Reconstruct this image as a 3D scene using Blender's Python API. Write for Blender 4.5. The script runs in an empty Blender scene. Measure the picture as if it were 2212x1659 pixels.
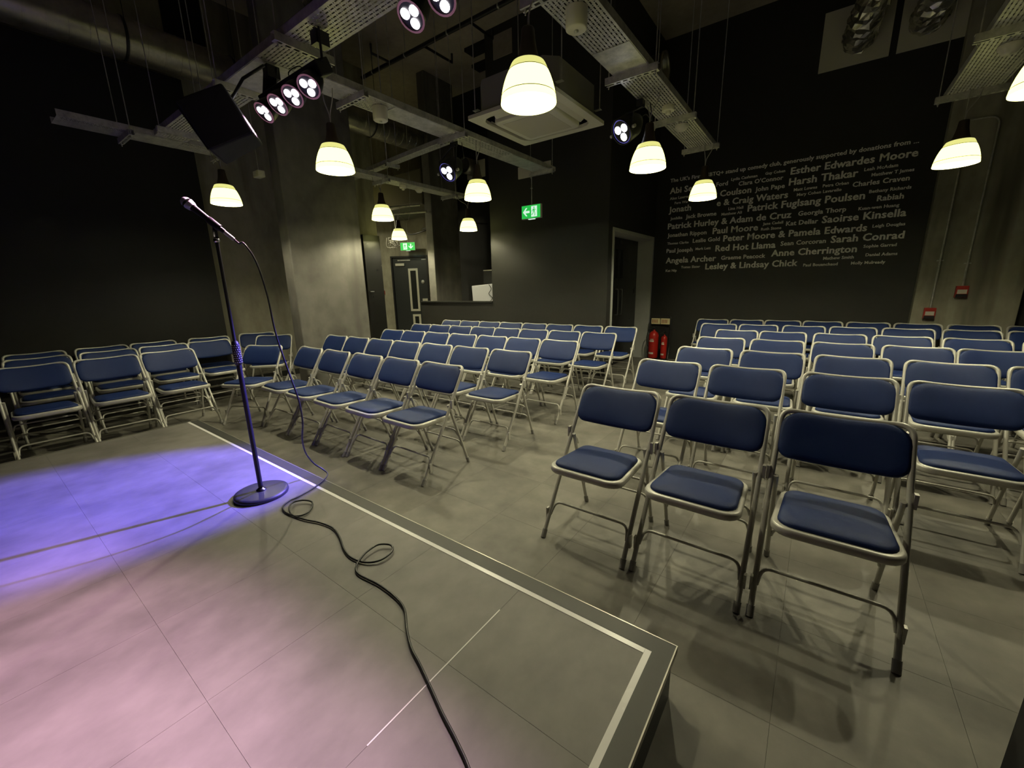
import bpy, math, random
from mathutils import Vector, Matrix
random.seed(7)
PI = math.pi
sc = bpy.context.scene
COL = sc.collection
# ------------------------------------------------------------------ camera
W, H = 2212, 1659
FPX = 884.0
pitch, roll, yaw = .2335, .0222, -.6385
CAMZ = 1.35
fw = Vector((math.sin(yaw)*math.cos(pitch), math.cos(yaw)*math.cos(pitch), -math.sin(pitch)))
r0 = Vector((math.cos(yaw), -math.sin(yaw), 0)); d0 = fw.cross(r0)
rt = math.cos(roll)*r0 + math.sin(roll)*d0
dn = -math.sin(roll)*r0 + math.cos(roll)*d0
cam = bpy.data.cameras.new('camera'); camo = bpy.data.objects.new('camera', cam); COL.objects.link(camo)
cam.sensor_fit = 'HORIZONTAL'; cam.sensor_width = 36; cam.lens = FPX/W*36
cam.clip_start = .02; cam.clip_end = 100
camo.matrix_world = Matrix(((rt.x, -dn.x, -fw.x, 0), (rt.y, -dn.y, -fw.y, 0), (rt.z, -dn.z, -fw.z, CAMZ), (0, 0, 0, 1)))
sc.camera = camo
# ------------------------------------------------------------------ world, exposure
wd = bpy.data.worlds.new('world'); sc.world = wd; wd.use_nodes = True
wd.node_tree.nodes['Background'].inputs[0].default_value = (.5, .48, .4, 1)
wd.node_tree.nodes['Background'].inputs[1].default_value = .02
sc.view_settings.view_transform = 'Standard'; sc.view_settings.look = 'None'
sc.view_settings.gamma = 1; sc.view_settings.use_curve_mapping = False
sc.view_settings.exposure = 0.0
WARM = (1.0, .93, .62)
LAMP_W = 35.0          # each pendant
SHADE_E = 2.7
BLUE_W, PINK_W = 4700.0, 215.0

# ------------------------------------------------------------------ materials
def nodes(name):
    m = bpy.data.materials.new(name); m.use_nodes = True
    nt = m.node_tree; return m, nt, nt.nodes['Principled BSDF']
def simple(name, col, rough=.5, metal=0, bump=0, bscale=200, emis=None, es=0, coat=0):
    m, nt, b = nodes(name)
    b.inputs['Base Color'].default_value = (*col, 1); b.inputs['Roughness'].default_value = rough
    b.inputs['Metallic'].default_value = metal
    if coat: b.inputs['Coat Weight'].default_value = coat
    if emis: b.inputs['Emission Color'].default_value = (*emis, 1); b.inputs['Emission Strength'].default_value = es
    tc = nt.nodes.new('ShaderNodeTexCoord'); n = nt.nodes.new('ShaderNodeTexNoise')
    n.inputs['Scale'].default_value = bscale if bump else 6; nt.links.new(tc.outputs['Object'], n.inputs['Vector'])
    if bump:
        bp = nt.nodes.new('ShaderNodeBump'); bp.inputs['Strength'].default_value = bump; bp.inputs['Distance'].default_value = .002
        nt.links.new(n.outputs['Fac'], bp.inputs['Height']); nt.links.new(bp.outputs['Normal'], b.inputs['Normal'])
    else:
        mr = nt.nodes.new('ShaderNodeMapRange'); mr.inputs['To Min'].default_value = max(0, rough-.06); mr.inputs['To Max'].default_value = min(1, rough+.06)
        nt.links.new(n.outputs['Fac'], mr.inputs['Value']); nt.links.new(mr.outputs['Result'], b.inputs['Roughness'])
    return m
def mottled(name, c0, c1, s1=1.2, s2=9, rough=.5, stretch=(1, 1, 1), metal=0, vary=0, bump=.15, spot=0, world=True, c2=None):
    m, nt, b = nodes(name); N = nt.nodes.new; L = nt.links.new
    g = N('ShaderNodeNewGeometry') if world else N('ShaderNodeTexCoord')
    mp = N('ShaderNodeMapping'); mp.inputs['Scale'].default_value = stretch
    L(g.outputs['Position' if world else 'Object'], mp.inputs['Vector'])
    a = N('ShaderNodeTexNoise'); a.inputs['Scale'].default_value = s1; a.inputs['Detail'].default_value = 8; a.inputs['Roughness'].default_value = .62
    d = N('ShaderNodeTexNoise'); d.inputs['Scale'].default_value = s2; d.inputs['Detail'].default_value = 6
    L(mp.outputs[0], a.inputs['Vector']); L(mp.outputs[0], d.inputs['Vector'])
    mx = N('ShaderNodeMath'); mx.operation = 'MULTIPLY_ADD'; mx.inputs[1].default_value = .35; L(d.outputs['Fac'], mx.inputs[0]); L(a.outputs['Fac'], mx.inputs[2])
    cr = N('ShaderNodeValToRGB'); cr.color_ramp.elements[0].position = .45; cr.color_ramp.elements[1].position = .88
    cr.color_ramp.elements[0].color = (*c0, 1); cr.color_ramp.elements[1].color = (*c1, 1)
    L(mx.outputs[0], cr.inputs['Fac']); out = cr.outputs['Color']
    if c2:
        v = N('ShaderNodeTexNoise'); v.inputs['Scale'].default_value = .9; v.inputs['Detail'].default_value = 3
        mp2 = N('ShaderNodeMapping'); mp2.inputs['Scale'].default_value = (3.5, 3.5, .35); L(g.outputs['Position'], mp2.inputs['Vector']); L(mp2.outputs[0], v.inputs['Vector'])
        r2 = N('ShaderNodeValToRGB'); r2.color_ramp.elements[0].position = .52; r2.color_ramp.elements[1].position = .7; L(v.outputs['Fac'], r2.inputs['Fac'])
        mc = N('ShaderNodeMix'); mc.data_type = 'RGBA'; mc.inputs[7].default_value = (*c2, 1); L(r2.outputs['Color'], mc.inputs[0]); L(out, mc.inputs[6]); out = mc.outputs[2]
    if vary:
        oi = N('ShaderNodeObjectInfo'); mr = N('ShaderNodeMapRange'); mr.inputs['To Min'].default_value = 1-vary; mr.inputs['To Max'].default_value = 1+vary
        L(oi.outputs['Random'], mr.inputs['Value']); vm = N('ShaderNodeVectorMath'); vm.operation = 'SCALE'; L(out, vm.inputs[0]); L(mr.outputs['Result'], vm.inputs['Scale']); out = vm.outputs[0]
    L(out, b.inputs['Base Color'])
    rr = N('ShaderNodeMapRange'); rr.inputs['To Min'].default_value = rough-.1; rr.inputs['To Max'].default_value = rough+.12; L(a.outputs['Fac'], rr.inputs['Value']); L(rr.outputs['Result'], b.inputs['Roughness'])
    b.inputs['Metallic'].default_value = metal
    if bump:
        bp = N('ShaderNodeBump'); bp.inputs['Strength'].default_value = bump; bp.inputs['Distance'].default_value = .003
        L(d.outputs['Fac'], bp.inputs['Height']); L(bp.outputs['Normal'], b.inputs['Normal'])
    return m
def glow(name, col, s):
    m, nt, b = nodes(name); b.inputs['Base Color'].default_value = (*[c*.6 for c in col], 1); b.inputs['Roughness'].default_value = .4
    b.inputs['Emission Color'].default_value = (*col, 1); b.inputs['Emission Strength'].default_value = s
    return m
BLACK = mottled('black_wall_paint', (.019, .019, .017), (.027, .026, .023), 2, 30, .62, bump=.1)
BLACKC = mottled('dull_black_paint', (.007, .007, .008), (.011, .0105, .010), 2, 30, .75, bump=.1)
CONC = mottled('concrete', (.20, .19, .145), (.44, .42, .33), .9, 11, .8, (1, 1, .55), c2=(.13, .12, .09), bump=.35)
CONCG = mottled('grey_concrete', (.085, .08, .07), (.235, .225, .20), 1.3, 7, .75, (1, 1, .8), c2=(.10, .095, .085), bump=.35)
CEILM = mottled('ceiling_concrete', (.27, .235, .18), (.42, .37, .29), .8, 12, .85)
FLOORT = mottled('floor_vinyl_tile', (.085, .080, .069), (.245, .232, .20), 1.5, 8, .55, vary=.10, bump=.08)
STAGET = mottled('stage_vinyl_tile', (.115, .108, .10), (.25, .236, .22), 1.6, 9, .55, (1.15, .85, 1), vary=.03, bump=.08)
GROUT = simple('tile_bed', (.12, .113, .10), .8)
GALV = mottled('galvanised_steel', (.32, .32, .30), (.62, .61, .57), 14, 60, .45, metal=.35, bump=.1)
DUCTM = mottled('spiral_duct_steel', (.32, .31, .27), (.5, .48, .42), 5, 30, .33, metal=.85, bump=.1)
FOIL = simple('foil_duct', (.7, .68, .60), .25, .9, bump=.6, bscale=60)
FRAME = simple('silver_grey_frame_paint', (.56, .545, .49), .38, .2)
VINYL = simple('blue_vinyl', (.005, .0185, .098), .6, 0, bump=.25, bscale=420)
VINYL.node_tree.nodes['Principled BSDF'].inputs['Specular IOR Level'].default_value = .3
RUBBER = simple('grey_rubber', (.30, .29, .27), .6)
BLK = simple('black_metal', (.012, .012, .014), .42)
BLKM = simple('matt_black', (.006, .006, .007), .8)
CHROME = simple('chrome', (.7, .7, .72), .18, 1)
BASEM = simple('stand_base_iron', (.05, .05, .055), .45, .5)
MESHM = simple('microphone_grille', (.42, .42, .46), .45, .7, bump=1, bscale=900)
TRIMD = simple('dark_edge_trim', (.045, .045, .042), .5, .2)
TRIML = simple('bright_edge_lip', (.45, .43, .38), .35, .6)
STRIP = simple('white_edge_strip', (.9, .88, .86), .25)
WHITE = simple('white_plastic', (.6, .58, .5), .45)
CREAM = simple('cream_panel', (.62, .6, .5), .5)
GREYP = mottled('grey_door_lining', (.44, .45, .43), (.52, .53, .50), 3, 20, .5)
DOORD = simple('dark_door_paint', (.03, .034, .036), .38)
DOORB = simple('black_door_paint', (.012, .012, .012), .3)
LETTER = simple('wall_lettering_vinyl', (.93, .92, .88), .6)
NECK = simple('dark_walnut_lamp_neck', (.03, .018, .010), .5)
CORD = simple('lamp_cord', (.35, .34, .3), .6)
CABLE = simple('black_rubber_cable', (.02, .02, .022), .42)
RED = simple('red_enamel', (.42, .018, .012), .3)
REDBOX = simple('red_plastic', (.40, .03, .02), .4)
GLASSD = simple('dark_glass', (.02, .022, .022), .1)
SH1 = glow('shade_opal_glass', (1, .98, .32), SHADE_E); SH2 = glow('shade_upper_band', (.95, .93, .30), .85); SH3 = glow('shade_lining', (1, 1, .80), 1.6)
SEAM = simple('shade_seam', (.25, .24, .12), .6)
LED = glow('led_lens_white', (1, .93, 1), 9.0); LEDB = glow('led_lens_blue', (.9, .9, 1), 9.0)
LEDR = glow('led_bezel_pink', (.5, .22, .3), .22); LEDRB = glow('led_bezel_blue', (.2, .18, .8), .3)
GREEN = glow('exit_sign_green', (.02, .50, .07), .95); EXW = glow('exit_sign_white', (.75, 1, .85), .85)
SCREEN = glow('monitor_back_panel', (.62, .62, .72), .55)
BRONZE = simple('pull_handle_bronze', (.09, .09, .085), .4, .6)
YSIGN = simple('yellow_id_sign', (.75, .66, .38), .5)

# ------------------------------------------------------------------ mesh helpers
class MB:
    def __init__(s): s.v = []; s.f = []; s.sm = []
    def add(s, vs, fs, smooth=False):
        o = len(s.v); s.v += [tuple(v) for v in vs]
        for f in fs: s.f.append([i+o for i in f]); s.sm.append(smooth)
        return s
    def box(s, x0, y0, z0, x1, y1, z1, mat=None):
        vs = [Vector((x, y, z)) for z in (z0, z1) for y in (y0, y1) for x in (x0, x1)]
        if mat is not None: vs = [mat @ v for v in vs]
        return s.add(vs, [(0, 2, 3, 1), (4, 5, 7, 6), (0, 1, 5, 4), (2, 6, 7, 3), (0, 4, 6, 2), (1, 3, 7, 5)])
    def tube(s, pts, r, n=8, caps=True, closed=False):
        pts = [Vector(p) for p in pts]; N = len(pts); vs = []
        up = None; rr = r if isinstance(r, (list, tuple)) else [r]*N
        for i, p in enumerate(pts):
            if closed: t = pts[(i+1) % N]-pts[i-1]
            else: t = pts[min(i+1, N-1)]-pts[max(i-1, 0)]
            t.normalize()
            if up is None:
                up = t.orthogonal().normalized()
            up = (up - t*up.dot(t)).normalized(); b = t.cross(up)
            for k in range(n):
                a = 2*PI*k/n; vs.append(p + (up*math.cos(a)+b*math.sin(a))*rr[i])
        fs = []
        for i in range(N if closed else N-1):
            j = (i+1) % N
            for k in range(n):
                l = (k+1) % n; fs.append((i*n+k, i*n+l, j*n+l, j*n+k))
        s.add(vs, fs, True)
        if caps and not closed:
            s.add(vs[:n], [tuple(range(n))[::-1]]); s.add(vs[-n:], [tuple(range(n))])
        return s
    def lathe(s, prof, n=24, c=(0, 0, 0), mat=None, cap0=False, cap1=False):
        vs = []
        for r, z in prof:
            for k in range(n):
                a = 2*PI*k/n; v = Vector((c[0]+r*math.cos(a), c[1]+r*math.sin(a), c[2]+z)); vs.append(mat @ v if mat is not None else v)
        fs = []
        for i in range(len(prof)-1):
            for k in range(n):
                l = (k+1) % n; fs.append((i*n+k, i*n+l, (i+1)*n+l, (i+1)*n+k))
        s.add(vs, fs, True)
        if cap0: s.add(vs[:n], [tuple(range(n))[::-1]])
        if cap1: s.add(vs[-n:], [tuple(range(n))])
        return s
    def prism(s, poly, z0, z1, fn=None):
        n = len(poly); vs = [Vector((x, y, z)) for z in (z0, z1) for x, y in poly]
        if fn: vs = [fn(v) for v in vs]
        fs = [tuple(range(n))[::-1], tuple(range(n, 2*n))] + [(i, (i+1) % n, n+(i+1) % n, n+i) for i in range(n)]
        return s.add(vs, fs)
    def mesh(s, name):
        me = bpy.data.meshes.new(name); me.from_pydata(s.v, [], s.f); me.polygons.foreach_set('use_smooth', s.sm); me.update(); return me
def jitter(m, a):
    m.v = [tuple(c+random.uniform(-a, a) for c in v) for v in m.v]; m.sm = [False]*len(m.sm); return m
def tag(o, label=None, cat=None, group=None, kind=None):
    if label: o['label'] = label
    if cat: o['category'] = cat
    if group: o['group'] = group
    if kind: o['kind'] = kind
    return o
def obj(name, mb, mat, parent=None, loc=None, rotz=0, bevel=0):
    me = mb.mesh(name) if isinstance(mb, MB) else mb
    if mat and not me.materials: me.materials.append(mat)
    o = bpy.data.objects.new(name, me); COL.objects.link(o)
    if parent: o.parent = parent
    if loc: o.location = loc
    o.rotation_euler.z = rotz
    if bevel:
        b = o.modifiers.new('bevel', 'BEVEL'); b.width = bevel; b.segments = 2; b.limit_method = 'ANGLE'
    return o
def struct(name, mb, mat, parent=None, **k):
    o = obj(name, mb, mat, parent, **k); o['kind'] = 'structure'; return o
def thing(name, label, cat, loc=(0, 0, 0), rotz=0, group=None):
    o = bpy.data.objects.new(name, None); COL.objects.link(o); o.empty_display_size = .1
    o.location = loc; o.rotation_euler.z = rotz; return tag(o, label, cat, group)
def dup(root, loc=None, rotz=None, label=None, group=None, skip=()):
    r = root.copy(); COL.objects.link(r)
    if loc is not None: r.location = loc
    if rotz is not None: r.rotation_euler.z = rotz
    if label: r['label'] = label
    if group: r['group'] = group
    for ch in list(root.children):
        if ch in skip: continue
        c = ch.copy(); COL.objects.link(c); c.parent = r
        for g in ch.children:
            d = g.copy(); COL.objects.link(d); d.parent = c
    return r
def fillet(pts, rad, k=6):
    pts = [Vector(p) for p in pts]; out = [pts[0]]
    for i in range(1, len(pts)-1):
        a, b, c = pts[i-1], pts[i], pts[i+1]
        u = (a-b); v = (c-b); R = min(rad, u.length*.49, v.length*.49); u.normalize(); v.normalize()
        p, q = b+u*R, b+v*R
        for j in range(k+1):
            t = j/k; out.append(p*(1-t)**2 + b*2*t*(1-t) + q*t*t)
    out.append(pts[-1]); return out
def smooth_path(pts, k=6):
    P = [Vector(p) for p in pts]; P = [P[0]*2-P[1]]+P+[P[-1]*2-P[-2]]; out = []
    for i in range(1, len(P)-2):
        for j in range(k):
            t = j/k; a, b, c, d = P[i-1:i+3]
            out.append(.5*((2*b)+(c-a)*t+(2*a-5*b+4*c-d)*t*t+(3*b-a-3*c+d)*t**3))
    out.append(P[-2]); return out
def rrect(x0, y0, x1, y1, rs, k=5):
    # rounded rect, radii rs = (bl, br, tr, tl)
    out = []
    for (cx, cy, r, a0) in ((x0+rs[0], y0+rs[0], rs[0], PI), (x1-rs[1], y0+rs[1], rs[1], 1.5*PI), (x1-rs[2], y1-rs[2], rs[2], 0), (x0+rs[3], y1-rs[3], rs[3], .5*PI)):
        for j in range(k+1):
            a = a0+j/k*PI/2; out.append((cx+r*math.cos(a), cy+r*math.sin(a)))
    return out
def pillow(m, poly, fn, levels, center):
    # rings of a poly scaled towards its centre; levels = [(scale inset, height), ...]; ends closed by fans
    cx, cy = center; n = len(poly); vs = []
    for lv in levels:
        ins, h = lv[:2]; fr = lv[2] if len(lv) > 2 else 1
        for x, y in poly:
            dx, dy = x-cx, y-cy; L = math.hypot(dx, dy); f = max(0, (L-ins)/L)*fr; vs.append(fn(cx+dx*f, cy+dy*f, h))
    fs = []
    for i in range(len(levels)-1):
        for k in range(n):
            l = (k+1) % n; fs.append((i*n+k, i*n+l, (i+1)*n+l, (i+1)*n+k))
    m.add(vs, fs, True)
    m.add(vs[:n], [tuple(range(n))[::-1]], True); m.add(vs[-n:], [tuple(range(n))], True)

# ------------------------------------------------------------------ room shell
CZ = 5.12
YN, XD, YA = 7.65, -2.47, 5.66
floor = struct('floor', MB().box(-10.2, -3.2, -.15, 3.1, 9.2, -.003), FLOORT)
T = .485
tile_me = None
def tile_mesh(w, d, t=.003, b=.0004, name='floor_tile'):
    g = .00025; m = MB(); x0, y0, x1, y1 = g, g, w-g, d-g
    vs = [(x0, y0, -t), (x1, y0, -t), (x1, y1, -t), (x0, y1, -t), (x0, y0, -b), (x1, y0, -b), (x1, y1, -b), (x0, y1, -b),
          (x0+b, y0+b, 0), (x1-b, y0+b, 0), (x1-b, y1-b, 0), (x0+b, y1-b, 0)]
    m.add(vs, [(0, 1, 5, 4), (1, 2, 6, 5), (2, 3, 7, 6), (3, 0, 4, 7), (4, 5, 9, 8), (5, 6, 10, 9), (6, 7, 11, 10), (7, 4, 8, 11), (8, 9, 10, 11)])
    return m
ft = tile_mesh(T, T).mesh('floor_tile'); ft.materials.append(FLOORT)
cnt = 0
for j in range(-6, 13):
    for i in range(-14, 7):
        x, y = -.45+i*T, 1.27+j*T
        if y < 1.2 and x < -.5: continue
        if x > 2.2 and y < 1.2: continue
        if (x+T < XD+.02 and y+T > YA) or y+T > YN+.05: continue
        if cnt >= 300: continue
        o = bpy.data.objects.new('floor_tile', ft); COL.objects.link(o); o.parent = floor; o.location = (x, y, 0); cnt += 1
struct('ceiling', MB().box(-10.2, -3.2, CZ, 3.1, 9.2, CZ+.2), CEILM)
struct('wall_names', MB().box(XD, YN, 0, 3.1, YN+.2, CZ), BLACK)
struct('wall_rear', MB().box(-7.2, -3.3, 0, 3.1, -3.1, CZ), BLACKC)
struct('wall_right', MB().box(2.9, -3.1, 0, 3.1, YN, CZ), BLACKC)
# door wall (plane x = XD) with the opening
D0, D1, DH = 5.80, 7.60, 2.14
m = MB().box(XD-.14, YA+.12, 0, XD, D0, CZ); m.box(XD-.14, D0, DH, XD, YN, CZ)
struct('wall_door', m, BLACK)
# wall facing the stage with the booth opening on its left
AX = -4.58
m = MB().box(AX, YA, 0, XD, YA+.12, CZ)
struct('wall_back', m, BLACK)
m = MB().box(-6.42, YA, 0, AX, YA+.12, 1.085); m.box(-6.44, YA-.02, 1.085, AX, YA+.16, 1.108)
tag(obj('booth_counter', m, BLACK), 'low black counter wall of the sound booth beside the tall black wall', 'counter')
struct('wall_booth', MB().box(-6.9, 6.95, 0, -4.3, 7.05, CZ), BLACKC)
struct('wall_booth_side', MB().box(AX-.0, YA+.12, 0, AX+.1, 6.95, CZ), BLACKC)
# left wall : black lining lower, concrete behind and beyond
m = MB().box(-6.95, -3.1, 0, -6.75, 2.30, 3.95)
struct('wall_left_lining', m, BLACKC)
struct('wall_left', MB().box(-7.15, -3.1, 0, -6.95, 5.15, CZ), CONC)
struct('baseboard_left', MB().box(-6.95, 2.3, 0, -6.925, 5.15, .09), TRIMD)
# dark recessed panels high on the left wall
for y0, y1, z0, z1, lb in ((2.28, 2.72, 4.05, 5.1, 'tall black panel high on the left wall by the pier'), (.9, 1.42, 4.2, 5.1, 'black panel high on the left wall above the round duct, further left')):
    tag(obj('wall_panel', MB().box(-6.95, y0, z0, -6.92, y1, z1), BLKM), lb, 'panel')
# piers
struct('pillar_1', MB().box(-5.62, 2.69, 0, -5.40, 3.72, CZ), CONCG, bevel=.012)
struct('pillar_2', MB().box(-6.33, 5.83, 0, -6.14, 6.56, CZ), CONCG, bevel=.01)
struct('pillar_3', MB().box(1.0, YN-.14, 0, 1.92, YN, CZ), CONC, bevel=.008)
# corridor with its diagonal end wall
a = Vector((-8.96, 7.0, 0)); b_ = Vector((-8.11, 7.44, 0)); u = (b_-a).normalized(); nrm = Vector((u.y, -u.x, 0))
def diag(s, d, z): p = a+u*s+nrm*d; return Vector((p.x, p.y, z))
def dbox(m, s0, s1, d0, d1, z0, z1):
    vs = [diag(s, d, z) for z in (z0, z1) for d in (d1, d0) for s in (s0, s1)]
    return m.add(vs, [(0, 2, 3, 1), (4, 5, 7, 6), (0, 1, 5, 4), (2, 6, 7, 3), (0, 4, 6, 2), (1, 3, 7, 5)])
m = MB(); dbox(m, -1.3, -.02, -.2, 0, 0, CZ); dbox(m, .97, 2.3, -.2, 0, 0, CZ); dbox(m, -.02, .97, -.2, 0, 2.17, CZ)
struct('wall_corridor_end', m, CONC)
struct('wall_corridor_side', MB().box(-10.2, 5.05, 0, -7.15, 5.15, CZ), CONC)
struct('wall_corridor_left', MB().box(-10.2, 5.15, 0, -10.1, 9.0, CZ), CONC)
# fire door at the corridor end
dr = bpy.data.objects.new('door_1', None); COL.objects.link(dr); dr['kind'] = 'structure'
m = MB(); dbox(m, -.02, .02, -.1, .02, 0, 2.17); dbox(m, .93, .97, -.1, .02, 0, 2.17); dbox(m, .02, .93, -.1, .02, 2.13, 2.17); obj('door_frame', m, BLK, dr)
m = MB(); dbox(m, .02, .93, -.08, -.03, 0, 2.13); obj('door_leaf', m, DOORD, dr)
def wframe(s0, s1, z0, z1):
    m = MB(); w = .055
    dbox(m, s0, s0+w, -.03, -.02, z0, z1); dbox(m, s1-w, s1, -.03, -.02, z0, z1); dbox(m, s0+w, s1-w, -.03, -.02, z1-w, z1); dbox(m, s0+w, s1-w, -.03, -.02, z0, z0+w)
    o = obj('vision_panel_frame', m, CREAM, dr)
    m = MB(); dbox(m, s0+w, s1-w, -.031, -.027, z0+w, z1-w); obj('pane', m, GLASSD, o)
wframe(.42, .68, .78, 1.86); wframe(.46, .68, .12, .70)
m = MB(); dbox(m, .10, .34, -.03, .01, 1.93, 1.99); obj('door_closer', m, WHITE, dr)
m = MB(); dbox(m, .16, .5, -.02, -.01, 2.05, 2.075); dbox(m, .80, .92, -.02, -.01, 2.06, 2.085); obj('closer_arm', m, GALV, dr)
m = MB(); dbox(m, .76, .90, -.03, -.015, .95, 1.10); obj('lock_plate', m, WHITE, dr)
m = MB(); m.lathe([(0, 0), (.05, 0), (.05, .01), (0, .01)], 16, mat=Matrix.Translation(diag(.8, -.03, 1.52)) @ nrm.to_track_quat('Z', 'Y').to_matrix().to_4x4()); obj('door_disc', m, GALV, dr)
# black boxed riser left of the corridor with a small handle
cb = thing('riser_cupboard', 'black boxed riser cupboard behind the grey pier, with a small lever', 'cupboard', (-6.94, 4.9, 0))
obj('carcass', MB().box(0, -.12, 0, .06, .24, 2.34), DOORB, cb); obj('lever', MB().box(.06, -.10, 1.31, .11, -.02, 1.325), CHROME, cb)
# doorway with deep grey lining and a pair of black doors
dw = bpy.data.objects.new('door_2', None); COL.objects.link(dw); dw['kind'] = 'structure'
LW = .055
m = MB(); m.box(XD-.30, D0, 0, XD+.012, D0+LW, DH); m.box(XD-.30, D1-LW, 0, XD+.012, D1, DH); m.box(XD-.30, D0+LW, DH-LW, XD+.012, D1-LW, DH); obj('door_lining', m, GREYP, dw, bevel=.003)
dl, dm = (D0+LW), (D0+D1)/2
for y0, y1, hy in ((D0+LW+.003, dm-.002, dm-.10), (dm+.002, D1-LW-.003, dm+.07)):
    lf = obj('door_leaf', MB().box(XD-.30, y0, .01, XD-.255, y1, DH-LW-.005), DOORB, dw)
    obj('pull_handle', MB().tube(fillet([(XD-.255, hy, .85), (XD-.21, hy, .85), (XD-.21, hy, 1.27), (XD-.255, hy, 1.27)], .02, 3), .011, 8), BRONZE, lf)
    m = MB().box(XD-.2555, hy-.05+(.0 if hy < dm else .05), 1.45, XD-.252, hy+(.05 if hy < dm else .10), 1.9); obj('vision_pane', m, GLASSD, lf)
# beige panel and battens at ceiling height over the booth
tag(obj('ceiling_batten', MB().box(-5.12, 5.80, CZ-.05, AX, 6.03, CZ), BLKM), 'black batten fixed to the ceiling over the booth, nearer the stage', 'batten', None)
tag(obj('ceiling_batten', MB().box(-5.36, 6.25, CZ-.05, AX, 6.46, CZ), BLKM), 'black batten fixed to the ceiling over the booth, further back', 'batten', None)
tag(obj('wall_patch', MB().box(-4.41, YA-.012, 4.69, -4.06, YA, 5.0), CEILM), 'small beige square panel at the top left of the tall black wall', 'panel')
tag(obj('masking_panel', MB().box(.56, .85, 0, 1.7, 1.478, 2.4), BLKM, bevel=.004), 'black masking panel at the right edge in front of the chairs', 'panel')

# ------------------------------------------------------------------ stage
SZ = .20
SX0, SX1, SY0, SY1 = -4.55, -.235, -2.6, 1.187
st = thing('stage', 'low black stage platform topped with grey vinyl tiles, white strip near its edge', 'stage', (0, 0, 0))
obj('riser', MB().box(SX0+.014, SY0, 0, SX1-.012, SY1-.013, SZ-.02), BLK, st)
obj('deck', MB().box(SX0+.004, SY0, SZ-.02, SX1-.004, SY1-.004, SZ-.004), GROUT, st)
xs = [-.317]+[-.805-T*i for i in range(8)]
xs = [x for x in xs if x > SX0+.04]+[SX0+.012]
ys = [1.101]+[.711-.4905*i for i in range(7)]
for i in range(len(xs)-1):
    for j in range(len(ys)-1):
        w, d = xs[i]-xs[i+1], ys[j]-ys[j+1]
        o = obj('stage_tile', tile_mesh(w, d, .004, .0003, 'stage_tile'), STAGET, st, loc=(xs[i+1], ys[j+1], SZ))
m = MB().box(-.317, SY0, SZ-.004, -.297, 1.121, SZ+.0012); obj('edge_strip', m, STRIP, st)
m = MB().box(SX0+.012, 1.101, SZ-.004, -.297-.0205, 1.121, SZ+.0012); obj('edge_strip', m, STRIP, st)
m = MB().box(-.297, SY0, SZ-.02, SX1, SY1, SZ+.002); obj('edge_trim', m, TRIMD, st)
m = MB().box(SX0, 1.121, SZ-.02, -.297, SY1, SZ+.002); obj('edge_trim', m, TRIMD, st)
for bx in ((SX1-.003, SY0, SZ-.022, SX1+.001, SY1+.001, SZ+.003), (SX0, SY1-.003, SZ-.022, SX1-.003, SY1+.001, SZ+.003), (SX0-.003, SY0, SZ-.022, SX0+.004, SY1-.003, SZ+.003)):
    obj('edge_lip', MB().box(*bx), TRIML, st)
# worn bright joint between two tiles
obj('joint_strip', MB().box(-.8075, .42, SZ-.004, -.8035, .98, SZ+.0008), STRIP, st)

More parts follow.
